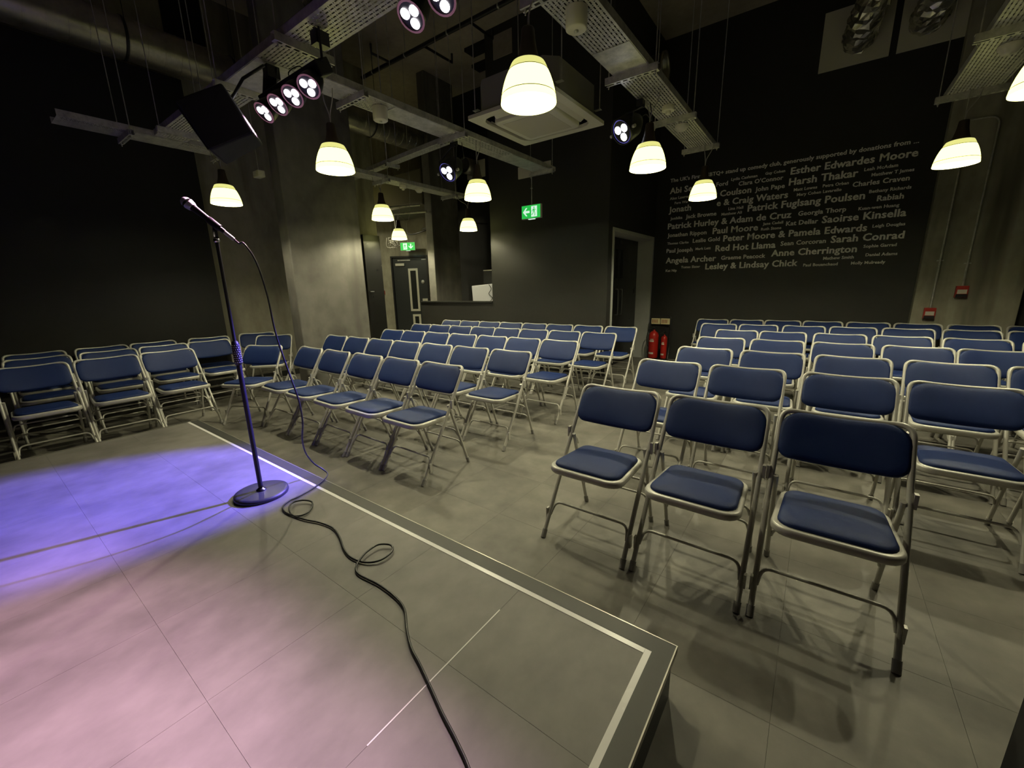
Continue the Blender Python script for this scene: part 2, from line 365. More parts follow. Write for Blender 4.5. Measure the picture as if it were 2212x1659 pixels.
# ------------------------------------------------------------------ chairs
SL = math.atan2(.465, .765); cs, sn = math.cos(SL), math.sin(SL)
def bp(x, s, d=0):      # point on the slanted frame plane; s along it from the floor, d = towards the sitter
    c = .028*(1-(x/.226)**2)*max(0, min(1, (s-.55)/.12))
    d = d-c
    return Vector((x, s*sn-d*cs, s*cs+d*sn))
def make_chair():
    t = thing('folding_chair', 'x', 'chair', (0, 0, 0))
    S1 = .908; SP = .50
    pts = [(-.226, SP), (-.222, .80), (-.222, S1), (.222, S1), (.222, .80), (.226, SP)]
    raw = fillet([(x, s, 0) for x, s in pts], .085, 6); path = []
    for i in range(len(raw)):
        path.append(raw[i])
        if i+1 < len(raw) and (raw[i+1]-raw[i]).length > .2 and abs(raw[i].y-raw[i+1].y) < .01:
            for k in range(1, 8): path.append(raw[i].lerp(raw[i+1], k/8))
    obj('back_frame', MB().tube([bp(p.x, p.y) for p in path], .0115, 8), FRAME, t)
    m = MB(); poly = rrect(-.2205, .686, .2205, .9055, (.05, .05, .085, .085), 5)
    # subdivide long edges so the pad bends
    pl = []
    for i in range(len(poly)):
        p, q = poly[i], poly[(i+1) % len(poly)]; L = math.hypot(q[0]-p[0], q[1]-p[1]); k = max(1, int(L/.05))
        for j in range(k): pl.append((p[0]+(q[0]-p[0])*j/k, p[1]+(q[1]-p[1])*j/k))
    pillow(m, pl, lambda x, s, h: bp(x, s, h), [(.085, -.014), (.05, -.013), (.016, -.010), (.006, -.002), (.0, .006), (.003, .0125), (.014, .0185), (.014, .0215, .84), (.014, .024, .66), (.014, .0252, .46), (.014, .0258, .26), (.014, .026, .08)], (0, .796))
    obj('backrest', m, VINYL, t)
    # seat
    sf = MB(); pol = rrect(-.203, -.012, .203, .385, (.075, .075, .06, .06), 5)
    def sp(x, y, h): 
        tp = 1-.10*max(0, y)/.385
        return Vector((x*tp, y, .437-.035*y+h))
    pillow(sf, pol, sp, [(.03, -.034), (.006, -.033), (0, -.026), (0, -.008), (.004, -.001), (.012, .001), (.03, .001)], (0, .19))
    obj('seat_frame', sf, FRAME, t)
    m = MB(); pol = rrect(-.183, .010, .183, .365, (.065, .065, .05, .05), 5)
    pillow(m, pol, sp, [(.02, -.002), (0, .001), (0, .006), (.004, .013), (.015, .019), (.015, .0235, .82), (.015, .0262, .62), (.015, .0275, .4), (.015, .028, .2), (.015, .028, .06)], (0, .19))
    obj('seat', m, VINYL, t)
    for s in (-1, 1):
        lg = obj('leg', MB().tube([bp(s*.226, .012/cs), bp(s*.226, SP)], .0115, 8), FRAME, t)
        obj('rubber_foot', MB().tube([bp(s*.226, .0), bp(s*.226, .045)], .0145, 8), RUBBER, lg)
        a_, b2 = Vector((s*.207, .487, .012)), Vector((s*.207, .305, .515))
        lg = obj('leg', MB().tube([a_, b2], .0105, 8), FRAME, t)
        d = (b2-a_).normalized(); obj('rubber_foot', MB().tube([a_-d*.011, a_+d*.035], .0135, 8), RUBBER, lg)
        obj('brace', MB().tube(fillet([(s*.215, .375, .432), (s*.2175, .36, .475), (s*.2155, .318, .49)], .03, 3), .005, 6), FRAME, t)
        m = MB(); c = bp(s*.240, .61); m.box(min(s*.233, s*.246), c.y-.012, c.z-.03, max(s*.233, s*.246), c.y+.012, c.z+.03); obj('linking_clip', m, FRAME, t)
        c = bp(s*.240, .135); m = MB().box(min(s*.233, s*.243), c.y-.010, c.z-.035, max(s*.233, s*.243), c.y+.012, c.z+.03)
        obj('linking_clip', m, FRAME, t)
    def bar(y0, z0, z1, hw, sl, r=.0065):
        P = lambda x, z: (x, y0+sl*(z-z0), z)
        return MB().tube(fillet([P(-hw, z0), P(-hw+.012, z1), P(hw-.012, z1), P(hw, z0)], .05, 4), r, 6)
    tn = sn/cs
    obj('crossbar', bar(.11*tn, .11, .175, .218, tn, .0072), FRAME, t)
    tr = (.305-.487)/.503
    obj('crossbar', bar(.487+tr*.15, .15, .20, .198, tr), FRAME, t)
    obj('crossbar', bar(.487+tr*.25, .25, .30, .198, tr), FRAME, t)
    return t
chair0 = make_chair(); used = [False]
ORD = ['first', 'second', 'third', 'fourth', 'fifth', 'sixth', 'seventh', 'eighth', 'ninth']
def place(x, y, rz, label, group):
    if not used[0]:
        used[0] = True; o = chair0; o.location = (x, y, 0); o.rotation_euler.z = rz; o['label'] = label; o['group'] = group
    else: dup(chair0, (x, y, 0), rz, label, group)
RB = [(1.70, [-.846, -.350, .150]),
      (2.69, [-.86, -.34, .20, .69, 1.19]),
      (3.50, [-.78, -.26, .25, .77, 1.27]),
      (4.34, [-.78, -.29, .22, .73, 1.20, 1.70]),
      (5.17, [-.76, -.28, .22, .73, 1.24, 1.75, 2.24]),
      (5.96, [-1.10, -.61, -.12, .38, .88, 1.39, 1.89, 2.38]),
      (6.72, [-1.33, -.86, -.39, .08, .57, 1.06, 1.55, 2.04])]
for r, (y, xs_) in enumerate(RB):
    for c, x in enumerate(xs_):
        yy = y + .035*c*(1 if r in (5,) else .25)
        if r == 6: yy = y + (.0, .06, .10, .13, .14, .14, .14, .14)[c]
        place(x, yy, random.uniform(-.02, .02), 'blue padded folding chair, %s from the aisle, row %s from the stage, right block' % (ORD[c], ORD[r]), 'folding chairs in the right block')
LB = [(1.735, [-2.31, -2.785, -3.26, -3.74, -4.215]),
      (2.54, [-2.22, -2.71, -3.19, -3.66, -4.12, -4.57, -5.02]),
      (3.38, [-2.20, -2.66, -3.12, -3.58, -4.04, -4.50, -4.93]),
      (4.23, [-2.13, -2.60, -3.07, -3.52, -3.96, -4.40, -4.84, -5.28]),
      (5.02, [-2.16, -2.66, -3.12, -3.57, -4.02, -4.47, -4.92, -5.36])]
for r, (y, xs_) in enumerate(LB):
    for c, x in enumerate(xs_):
        place(x, y-.008*c, random.uniform(-.02, .02)-(.02 if r == 0 else 0), 'blue padded folding chair, %s from the aisle, row %s from the stage, left block' % (ORD[c], ORD[r]), 'folding chairs in the left block')
G = 'folding chairs in the dim side block by the left wall'
place(-4.686, 1.588, math.radians(27), 'blue padded folding chair angled across the stage corner, behind the microphone stand', G)
place(-5.62, 2.27, math.radians(47), 'blue padded folding chair turned diagonally in front of the concrete pier', G)
SB = [(-4.97, [.33, .80, 1.275], 'row by the stage'), (-5.62, [.42, .93, 1.40, 1.86], 'middle row'), (-6.17, [.45, .97, 1.44], 'row along the wall')]
for x, ys_, rn in SB:
    for c, y in enumerate(ys_):
        place(x, y, PI/2+random.uniform(-.02, .02), 'blue folding chair in the dim side block, %s, %s from the camera' % (rn, ORD[c]), G)
place(-6.10, 1.93, math.radians(80), 'blue padded folding chair against the black left wall, second from the pier', G)
place(-6.12, 2.42, math.radians(66), 'blue padded folding chair at the end of the black left wall, beside the pier', G)

# ------------------------------------------------------------------ microphone, stand, cable
ms = thing('microphone_stand', 'black straight microphone stand with round iron base on the stage', 'microphone stand', (-2.49, .877, SZ))
obj('base', MB().lathe([(0, 0), (.138, 0), (.141, .008), (.138, .022), (.12, .026), (.03, .028), (0, .028)], 40), BASEM, ms)
obj('collar', MB().lathe([(.028, .027), (.026, .036), (.016, .042), (.014, .05)], 20, cap1=True), CHROME, ms)
obj('lower_tube', MB().tube([(0, 0, .03), (0, 0, .80)], .0125, 14), BLK, ms)
cl = obj('height_clutch', MB().lathe([(.0135, .77), (.017, .775), (.0185, .80), (.0185, .88), (.015, .895), (.010, .90)], 20, cap0=True, cap1=True), BLK, ms)
m = MB()
for k in range(12):
    for j in range(9):
        a_ = 2*PI*(k+.5*(j % 2))/12; z = .785+j*.0115
        m.box(-.0022, -.0022, -.0022, .0022, .0022, .0022, Matrix.Translation((.0185*math.cos(a_), .0185*math.sin(a_), z)) @ Matrix.Rotation(a_, 4, 'Z'))
obj('grip_studs', m, GALV, cl)['kind'] = 'stuff'
obj('upper_tube', MB().tube([(0, 0, .9), (0, 0, 1.425)], .008, 12), BLK, ms)
obj('lock_ring', MB().lathe([(.010, 1.40), (.014, 1.405), (.014, 1.415), (.010, 1.42)], 16, cap0=True, cap1=True), CHROME, ms)
m = MB().box(-.014, -.006, 1.42, -.008, .006, 1.465).box(.008, -.006, 1.42, .014, .006, 1.465).box(-.014, -.006, 1.418, .014, .006, 1.426); obj('swivel', m, CHROME, ms)
md = Vector((-.105, -.075, .112)).normalized(); q = md.to_track_quat('Z', 'Y').to_matrix().to_4x4()
C0 = Vector((0, 0, 1.49))
obj('microphone_clip', MB().lathe([(.017, -.035), (.0175, -.033), (.0175, .028), (.016, .03)], 16, mat=Matrix.Translation(C0) @ q, cap0=True, cap1=True).tube([(0, 0, 1.455), (0, 0, 1.478)], .009, 10), BLK, ms)
mc = thing('microphone', 'silver-headed handheld microphone held in the clip of the stand', 'microphone', Vector((-2.49, .877, SZ))+C0)
Q = q
obj('body', MB().lathe([(.010, -.065), (.0115, -.06), (.0125, 0), (.0165, .105), (.0175, .115), (.0175, .12)], 20, mat=Q, cap0=True, cap1=True), BLK, mc)
obj('grille', MB().lathe([(.0185, .115), (.0235, .127), (.0255, .142), (.0255, .148), (.0235, .163), (.017, .173), (.008, .178), (0, .179)], 24, mat=Q), MESHM, mc)
obj('grille_band', MB().lathe([(.0258, .139), (.0268, .141), (.0268, .149), (.0258, .151)], 24, mat=Q), CHROME, mc)
obj('plug', MB().lathe([(.0085, -.12), (.0095, -.11), (.0095, -.066)], 14, mat=Q, cap0=True, cap1=True), GALV, mc)
base = Vector((-2.49, .877, SZ))+C0
ce = base-md*.12
P = [ce, ce-md*.03, (-2.365, .95, 1.59), (-2.33, .98, 1.50), (-2.31, 1.0, 1.33), (-2.285, 1.0, 1.14), (-2.25, 1.02, .93), (-2.23, 1.04, .78), (-2.26, 1.06, .64), (-2.36, 1.09, .50),
     (-2.43, 1.13, .385), (-2.45, 1.18, .29), (-2.435, 1.225, .235), (-2.38, 1.22, .212), (-2.30, 1.10, .209), (-2.265, .975, .2075), (-2.262, .925, .2075), (-2.225, .872, .2075), (-2.15, .853, .2075), (-2.065, .868, .2075), (-2.045, .91, .209), (-2.075, .955, .212), (-2.13, .985, .214),
     (-2.185, .965, .216), (-2.205, .92, .218), (-2.175, .885, .214), (-2.10, .86, .2085), (-2.0, .875, .2075), (-1.90, .905, .2075), (-1.80, .915, .2075), (-1.70, .89, .2075), (-1.60, .85, .2075), (-1.52, .835, .2075), (-1.44, .85, .2085), (-1.395, .895, .211), (-1.40, .96, .213), (-1.44, .985, .215), (-1.485, .955, .218),
     (-1.487, .90, .218), (-1.47, .85, .216), (-1.445, .81, .2095), (-1.395, .79, .2075), (-1.28, .80, .2075), (-1.17, .795, .2075), (-1.09, .775, .2075), (-1.01, .72, .2075), (-.94, .68, .2075), (-.87, .655, .2075), (-.78, .62, .2075), (-.70, .588, .2075), (-.62, .56, .2075), (-.54, .525, .2075), (-.46, .46, .2075), (-.40, .36, .2075), (-.36, .22, .2075)]
tag(obj('microphone_cable', MB().tube(smooth_path(P, 5), .0045, 8), CABLE), 'black microphone cable hanging from the stand and snaking across the stage', 'cable')

# ------------------------------------------------------------------ cable trays
def perf(m, L, w, z, cell=.05, row=.022):
    # perforated sheet along +x, centred on y
    nr = int((w-.01)/row); y0 = -nr*row/2; hb = .004; slot = .026; dot = .007
    def quad(xa, xb, ya, yb):
        if xb-xa > 1e-5: m.add([(xa, ya, z), (xb, ya, z), (xb, yb, z), (xa, yb, z)], [(0, 3, 2, 1)])
    yprev = -w/2
    for r in range(nr):
        yc = y0+(r+.5)*row; quad(0, L, yprev, yc-hb); yprev = yc+hb
        off = (r % 2)*cell/2; x = 0; k = 0
        c = off-cell
        holes = []
        while c < L:
            for h0, h1 in ((c, c+slot), (c+slot+.0085, c+slot+.0085+dot)):
                if h0 > .01 and h1 < L-.01: holes.append((h0, h1))
            c += cell
        for h0, h1 in holes: quad(x, h0, yc-hb, yc+hb); x = h1
        quad(x, L, yc-hb, yc+hb)
    quad(0, L, yprev, w/2)
def tray(label, p0, p1, w, z, struts, rods=True, plates=(), top=CZ-.002, sw=.06):
    p0, p1 = Vector((*p0, z)), Vector((*p1, z)); L = (p1-p0).length; ang = math.atan2(p1.y-p0.y, p1.x-p0.x)
    t = thing('cable_tray', label, 'cable tray', p0, ang)
    m = MB(); perf(m, L, w, 0); obj('tray_base', m, GALV, t)
    for s in (-1, 1):
        ya, yb = sorted((s*w/2, s*(w/2-.0015))); m = MB().box(0, ya, 0, L, yb, .05)
        ya, yb = sorted((s*w/2, s*(w/2-.012))); m.box(0, ya, .0485, L, yb, .05); obj('side_flange', m, GALV, t)
    for x0, x1 in plates:
        obj('joint_plate', MB().box(x0, -w/2+.006, -.003, x1, w/2-.006, -.001), GALV, t)
    for x in struts:
        m = MB(); hw = w/2+sw; H0 = -.046
        m.box(x-.0205, -hw, H0+.0445, x+.0205, hw, H0+.0455-.0) ; m.box(x-.0205, -hw, H0, x-.019, hw, H0+.0445); m.box(x+.019, -hw, H0, x+.0205, hw, H0+.0445)
        m.box(x-.019, -hw, H0, x-.009, hw, H0+.0015); m.box(x+.009, -hw, H0, x+.019, hw, H0+.0015)
        n = int(2*hw/.05)
        for k in range(n): m.box(x-.009, -hw+.05*k, H0, x+.009, -hw+.05*k+.018, H0+.0015)
        obj('support_channel', m, GALV, t)
        if rods:
            for s in (-1, 1):
                yy = s*(hw-.022); obj('threaded_rod', MB().tube([(x, yy, -.07), (x, yy, top-z)], .004, 6), GALV, t)
                obj('rod_nut', MB().lathe([(.009, -.056), (.009, -.047)], 6, (x, yy, 0), cap0=True, cap1=True), GALV, t)
    return t
TZ = 2.8
tray('wide perforated cable tray crossing above the stage edge, carrying the bar lights', (-5.2, 1.60), (-1.05, 1.60), .25, TZ, (.3, 1.62, 2.5, 3.6), plates=((1.65, 2.15),))
tray('perforated cable tray above the aisle, under the blue glow, ending at the names wall side', (-1.25, 1.75), (-1.25, 5.42), .26, TZ, (.35, 1.42, 2.47, 3.50), plates=((1.05, 1.40),))
tray('perforated cable tray running from the pier to the green exit sign', (-3.09, 1.75), (-3.09, 5.05), .25, TZ, (.42, 1.52, 3.15), plates=((.05, .38), (.75, 1.45), (2.35, 3.1)))
tray('perforated cable tray left of the pier lamps, above the rear left chairs', (-5.0, 3.25), (-5.0, 5.45), .22, TZ, (.6, 1.9), plates=((1.1, 1.85),))
tray('dim perforated cable tray at the left behind the loudspeaker', (-5.36, .85), (-5.36, 2.12), .27, TZ, (.45, 1.2), plates=((.5, .85),))
tray('perforated cable tray at the upper right, over the right-hand lamps', (.80, 1.6), (.80, 5.35), .32, TZ, (.6, 1.5, 2.5, 3.62), plates=())
tray('narrow cable tray crossing in front of the corridor', (-5.95, 4.02), (-3.55, 3.78), .12, 2.98, (1.15,), plates=((.2, .9),), sw=.04)

# ------------------------------------------------------------------ pendant lamps
RZ = 2.25
def make_pendant(first=True):
    t = thing('pendant_lamp', 'x', 'lamp', (0, 0, 0))
    R = [(.1405, 0), (.1415, .004), (.1395, .018), (.1375, .034)]
    R2 = [(.137, .0355), (.132, .06), (.1235, .09), (.112, .12), (.1015, .141)]
    R3 = [(.1005, .1425), (.094, .158), (.087, .172), (.082, .179), (.072, .183), (.045, .184)]
    sh = obj('shade', MB().lathe(R+R2, 40), SH1, t)
    obj('upper_band', MB().lathe(R3, 40), SH2, sh)
    obj('shade_lining', MB().lathe([(.1385, .001), (.134, .035), (.128, .06), (.119, .09), (.098, .141), (.08, .174), (.0, .178)], 40), SH3, sh)
    obj('seam', MB().lathe([(.1374, .033), (.1384, .035), (.1368, .037)], 40), SEAM, sh); obj('seam', MB().lathe([(.1018, .1395), (.103, .1415), (.1005, .1435)], 40), SEAM, sh)
    obj('neck', MB().lathe([(.064, .183), (.060, .19), (.050, .215), (.042, .245), (.036, .28), (.032, .325), (.028, .331), (0, .332)], 24), NECK, t)
    obj('bulb', MB().lathe([(0, .112), (.018, .116), (.026, .128), (.022, .145), (.014, .155), (.013, .174)], 16), SH3, t)
    return t
pend0 = make_pendant(); pu = [False]
LAMPS = [((-1.31, 1.96), 'largest white-glass pendant lamp, above the aisle in front of the ceiling air unit', .07),
         ((-3.14, 2.0), 'pendant lamp hanging in front of the tall grey pier, below the four-head bar light', -.06),
         ((-5.10, 1.95), 'pendant lamp hanging just behind the microphone at the left', -.2),
         ((-4.80, 3.67), 'pendant lamp hanging right of the grey pier, nearest the black cupboard', -.15),
         ((-6.42, 5.24), 'smallest pendant lamp, in front of the corridor fire door', .44),
         ((-3.02, 3.54), 'pendant lamp below the blue spotlight, left of the hanging exit sign', .0),
         ((-4.72, 5.27), 'small pendant lamp over the booth counter, in front of the black recess', -.22),
         ((-1.245, 3.58), 'pendant lamp above the aisle, left of the lettered wall', -.04),
         ((-1.175, 5.20), 'pendant lamp overlapping the lettered wall', -.02),
         ((.775, 5.18), 'pendant lamp in front of the concrete column with red boxes', 0),
         ((.80, 3.47), 'pendant lamp cut by the right edge, under the upper right tray', 0)]
for k, ((x, y), lb, dx) in enumerate(LAMPS):
    if k == 0: o = pend0; o.location = (x, y, RZ); o['label'] = lb
    else: o = dup(pend0, (x, y, RZ), 0, lb)
    o['group'] = 'white glass pendant lamps'
    zt = TZ-RZ if k != 4 else CZ-.002-RZ
    c = obj('cord', MB().tube(smooth_path([(0, 0, .328), (dx*.15, 0, .40), (dx*.8, 0, .48), (dx, 0, zt)], 4), .004, 6), CORD)
    pend_cord = c; c.parent = o
    l = bpy.data.lights.new('pendant_light', 'POINT'); l.energy = LAMP_W; l.color = WARM; l.shadow_soft_size = .026
    l.energy *= {0: .85, 2: .32, 6: .16, 3: .8, 10: .6}.get(k, 1)
    lo = bpy.data.objects.new('pendant_light', l); COL.objects.link(lo); lo.parent = o; lo.location = (0, 0, .080)
cl_ = thing('ceiling_light', 'round white corridor ceiling light hidden behind the grey pier', 'lamp', (-7.95, 5.45, 3.1))
obj('diffuser', MB().lathe([(.15, 0), (.15, -.03), (.12, -.05), (0, -.055)], 24), SH1, cl_); obj('drop_rod', MB().tube([(0, 0, 0), (0, 0, CZ-3.102)], .008, 6), GALV, cl_)
l = bpy.data.lights.new('corridor_light', 'AREA'); l.shape = 'DISK'; l.size = .28; l.energy = 30; l.color = WARM; lo = bpy.data.objects.new('corridor_light', l); COL.objects.link(lo); lo.parent = cl_; lo.location = (0, 0, -.06)
# the bulb is above the light point; first lamp's children copied before its cord existed
# one more row of pendants continues behind the camera over the stage front
# ------------------------------------------------------------------ theatre lights
def aim_mat(loc, tgt):
    d = (Vector(tgt)-Vector(loc)).normalized(); return Matrix.Translation(loc) @ d.to_track_quat('Z', 'Y').to_matrix().to_4x4()
def led_face(t, M, R, led, ring, parent=None):
    lens = obj('lens', MB().lathe([(R*.98, 0), (R, .004), (R*.9, .006), (0, .003)], 24, mat=M), BLK, t)
    for k in range(3):
        a_ = 2*PI*k/3+.5
        obj('led', MB().lathe([(R*.34, .004), (R*.34, .008), (0, .011)], 16, (R*.46*math.cos(a_), R*.46*math.sin(a_), 0), mat=M), led, lens)
    obj('bezel', MB().lathe([(R*.93, .0065), (R*.99, .0075), (R*1.02, .004)], 24, mat=M), ring, lens)
def spot(M, dist, watts, col, ang, blend, rad=.03, name='stage_beam'):
    l = bpy.data.lights.new(name, 'SPOT'); l.energy = watts; l.color = col; l.spot_size = math.radians(ang); l.spot_blend = blend; l.shadow_soft_size = rad
    o = bpy.data.objects.new(name, l); COL.objects.link(o); o.matrix_world = M @ Matrix.Translation((0, 0, dist)) @ Matrix.Rotation(PI, 4, 'X'); return o
def par(label, loc, tgt, watts, col, ang, led, ring, hang):
    t = thing('par_spotlight', label, 'spotlight', loc)
    M = aim_mat((0, 0, 0), Vector(tgt)-Vector(loc))
    R = .10
    obj('housing', MB().lathe([(0, -.20), (.05, -.20), (.07, -.17), (R, -.12), (R+.004, 0), (R+.004, .02), (R-.004, .02)], 28, mat=M), BLK, t)
    led_face(t, M @ Matrix.Translation((0, 0, .004)), R*.93, led, ring)
    # yoke
    hx = Vector(hang)-Vector(loc)
    m = MB(); side = (M.to_3x3() @ Vector((1, 0, 0))); side.z = 0; side.normalize()
    top = Vector((hx.x, hx.y, hx.z-.05))
    m.tube([side*(R+.016)+Vector((0, 0, -.02)), side*(R+.016)+Vector((0, 0, .11)), top+side*.03], .009, 6); m.tube([-side*(R+.016)+Vector((0, 0, -.02)), -side*(R+.016)+Vector((0, 0, .11)), top-side*.03], .009, 6)
    m.tube([top-side*.035, top+side*.035], .012, 6); m.tube([top, hx], .014, 8)
    obj('yoke', m, BLK, t); obj('clamp', MB().box(hx.x-.025, hx.y-.03, hx.z-.05, hx.x+.025, hx.y+.03, hx.z), BLK, t)
    for s in (-1, 1): obj('yoke_knob', MB().tube([side*s*(R+.02), side*s*(R+.045)], .014, 8), GALV, t)
    obj('power_cord', MB().tube(smooth_path([M @ Vector((0, 0, -.2)), M @ Vector((.03, 0, -.27)), top+Vector((.08, .05, -.10)), hx+Vector((.06, .05, -.02))], 5), .004, 6), CABLE, t)
    if watts: s_ = spot(aim_mat(loc, tgt), .05, watts, col, ang, .6)
    return t
par('black spotlight with blue-white beam on the exit sign tray', (-3.20, 3.30, 2.50), (-3.2, .35, .2), 300, (.24, .18, 1), 22, LEDB, LEDRB, (-3.12, 3.32, TZ-.02))
par('black spotlight with blue-white beam on the aisle tray, left of the lettered wall', (-1.50, 3.66, 2.60), (-3.08, .43, .2), BLUE_W, (.16, .115, 1), 23.5, LEDB, LEDRB, (-1.34, 3.62, TZ-.02))
def barlight(label, loc, n, dx, tgt, gtx):
    t = thing('bar_light', label, 'stage light', loc)
    w = (n-1)*dx/2
    M0 = aim_mat((0, 0, 0), Vector(tgt)-Vector(loc)); side = Vector((1, 0, 0))
    bk = M0.to_3x3() @ Vector((0, 0, -1))
    cp = bk*.10
    m = MB().box(-w-.08, -.045, -.04, w+.08, .045, .04, Matrix.Translation(cp+Vector((0, 0, .03))) @ Matrix.Rotation(.5, 4, 'X')); obj('bar_body', m, BLK, t, bevel=.006)
    for k in range(n):
        x = -w+k*dx; tl = Vector((gtx[k][0], gtx[k][1], .2)); M = aim_mat((x, 0, 0), Vector((x, 0, 0))+(tl-Vector(loc)-Vector((x, 0, 0))))
        hd = obj('lamp_head', MB().lathe([(.035, -.12), (.05, -.09), (.062, -.04), (.066, 0), (.066, .012), (.06, .012)], 22, mat=M, cap0=True), BLK, t)
        lens = obj('lens', MB().lathe([(.062, .006), (0, .004)], 22, mat=M), BLK, hd)
        for j in range(3):
            a_ = 2*PI*j/3+.4; obj('led', MB().lathe([(.0215, .006), (.0215, .010), (0, .013)], 14, (.0295*math.cos(a_), .0295*math.sin(a_), 0), mat=M), LED, hd)
        obj('bezel', MB().lathe([(.056, .0125), (.0615, .0135), (.0655, .012)], 22, mat=M), LEDR, hd)
    for s in (-1, 1):
        top = Vector((s*(w+.02), cp.y+.02, TZ-loc[2]-.02)); p = Vector((s*(w+.05), cp.y, cp.z+.04))
        obj('bracket', MB().box(-.006, -.045, 0, .006, .045, (top-p).length, aim_mat(p, top)), BLK, t)
        obj('clamp', MB().box(top.x-.03, top.y-.04, top.z-.07, top.x+.03, top.y+.04, top.z), BLK, t)
    obj('power_cord', MB().tube(smooth_path([cp+Vector((-.05, .03, .06)), cp+Vector((-.13, .05, .15)), cp+Vector((-.04, .08, .17)), cp+Vector((.06, .06, .07))], 5), .004, 6), CABLE, t)
    return t
T1s = [(-2.9, -.75), (-2.5, -.65), (-2.0, -.55), (-1.5, -.5)]
L1 = (-2.77, 1.48, 2.49)
barlight('bar of four glowing lamp heads hung below the wide tray, left', L1, 4, .185, (-2.4, -.6, .2), T1s)
L2 = (-1.32, 1.48, 2.53)
T2s = [(-1.6, -.25), (-1.2, -.3), (-.8, -.3), (-.5, -.3)]
barlight('bar of lamp heads cut by the top edge, above the aisle', L2, 4, .19, (-1.2, -.3, .2), T2s)
for (L0, dx, Ts, c) in ((L1, .185, T1s, (1, .56, .80)), (L2, .19, T2s, (1, .62, .85))):
    for k in range(4):
        p = (L0[0]+(k-1.5)*dx, L0[1], L0[2]); spot(aim_mat(p, (*Ts[k], .2)), .05, PINK_W, c, 40, .95, .03)

# ------------------------------------------------------------------ loudspeaker
sp_ = thing('loudspeaker', 'large black loudspeaker hung from the trays at the upper left', 'loudspeaker', (-3.02, 1.20, 2.33))
Ms = Matrix.Rotation(math.radians(-35), 4, 'Z') @ Matrix.Rotation(math.radians(28), 4, 'X')
obj('cabinet', MB().prism([(-.15, -.125), (.15, -.125), (.115, .14), (-.115, .14)], -.14, .14, lambda v: Ms @ v), BLKM, sp_, bevel=.012)
obj('front_grille', MB().box(-.137, -.135, -.127, .137, -.127, .127, Ms), BLK, sp_)
obj('mount_bracket', MB().tube([(0, .05, .12), (0, .16, .30), (0, .30, .42)], .009, 8), BLK, sp_)

# ------------------------------------------------------------------ ceiling air unit
ac = thing('air_conditioning_cassette', 'square cream air conditioning cassette hanging behind the largest lamp', 'air conditioner', (-2.34, 3.65, 2.85))
h = .468
pan = MB(); o_ = rrect(-h, -h, h, h, (.02,)*4, 3); i_ = rrect(-.385, -.385, .385, .385, (.12,)*4, 3); n = len(o_)
vs = [(x, y, 0) for x, y in o_]+[(x, y, .03) for x, y in o_]+[(x, y, 0) for x, y in i_]+[(x, y, .05) for x, y in i_]
fs = []
for k in range(n):
    l = (k+1) % n; fs += [(k, l, n+l, n+k), (k, 2*n+k, 2*n+l, l), (2*n+k, 3*n+k, 3*n+l, 2*n+l)]
pan.add(vs, fs); pan.add([(x, y, .03) for x, y in o_], [tuple(range(n))]); obj('fascia', pan, CREAM, ac)
pol = rrect(-.30, -.30, .30, .30, (.05,)*4, 4); m = MB(); pillow(m, pol, lambda x, y, z: Vector((x, y, z)), [(0, .02), (0, -.018), (.012, -.026), (.03, -.028)], (0, 0)); obj('intake_panel', m, CREAM, ac)
obj('intake_grille', MB().box(-.235, -.235, -.0305, .235, .235, -.028), simple('intake_mesh', (.5, .47, .38), .7), ac)
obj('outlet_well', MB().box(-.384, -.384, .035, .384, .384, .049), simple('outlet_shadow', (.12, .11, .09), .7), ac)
for k in range(4):
    R_ = Matrix.Rotation(k*PI/2, 4, 'Z'); obj('louvre', MB().box(-.24, -.004, -.026, .24, .004, .026, R_ @ Matrix.Translation((0, -.345, .012)) @ Matrix.Rotation(1.0, 4, 'X')), WHITE, ac)
ch = .10; w = .42
obj('unit_body', MB().prism([(-w+ch, -w), (w-ch, -w), (w, -w+ch), (w, w-ch), (w-ch, w), (-w+ch, w), (-w, w-ch), (-w, -w+ch)], .03, .30), simple('grey_steel_casing', (.30, .29, .26), .45, .3), ac)
for sx in (-1, 1):
    for sy in (-1, 1):
        obj('hanger_rod', MB().tube([(sx*.46, sy*.36, .1), (sx*.46, sy*.36, CZ-2.852)], .005, 6), GALV, ac); obj('hanger_lug', MB().box(min(sx*.41, sx*.475), sy*.36-.02, .10, max(sx*.41, sx*.475), sy*.36+.02, .104), GALV, ac)

# ------------------------------------------------------------------ ducts and pipes
dk = thing('spiral_duct', 'round spiral steel duct running high along the left wall', 'duct', (-6.33, -2.9, 4.02))
obj('duct_pipe', MB().tube([(0, 0, 0), (0, 8.66, 0)], .20, 28), DUCTM, dk)
m = MB()
for k in range(57): m.lathe([(.2, -.005), (.2035, 0), (.2, .004)], 28, mat=Matrix.Translation((0, .1+k*.15, 0)) @ Matrix.Rotation(-PI/2, 4, 'X'))
obj('duct_seams', m, DUCTM, dk)['kind'] = 'stuff'
for k in range(8): obj('duct_strap', MB().lathe([(.204, -.013), (.206, -.012), (.206, .012), (.204, .013)], 28, mat=Matrix.Translation((0, .5+k*1.02, 0)) @ Matrix.Rotation(-PI/2, 4, 'X')).tube([(.2, .5+k*1.02, 0), (.2, .5+k*1.02, CZ-4.022)], .004, 6), BLK, dk)
sk = thing('sprinkler_pipe', 'dark sprinkler pipe with side branches below the ceiling over the booth', 'pipe', (-6.6, 4.88, 4.8))
obj('main_pipe', MB().tube([(0, 0, 0), (3.2, 0, 0)], .03, 10), BLK, sk)
for x, dy in ((1.5, .6), (.75, -.35), (2.4, .5)): obj('branch_pipe', MB().tube([(x, 0, 0), (x, dy, 0), (x, dy, .12)], .018, 8), BLK, sk)
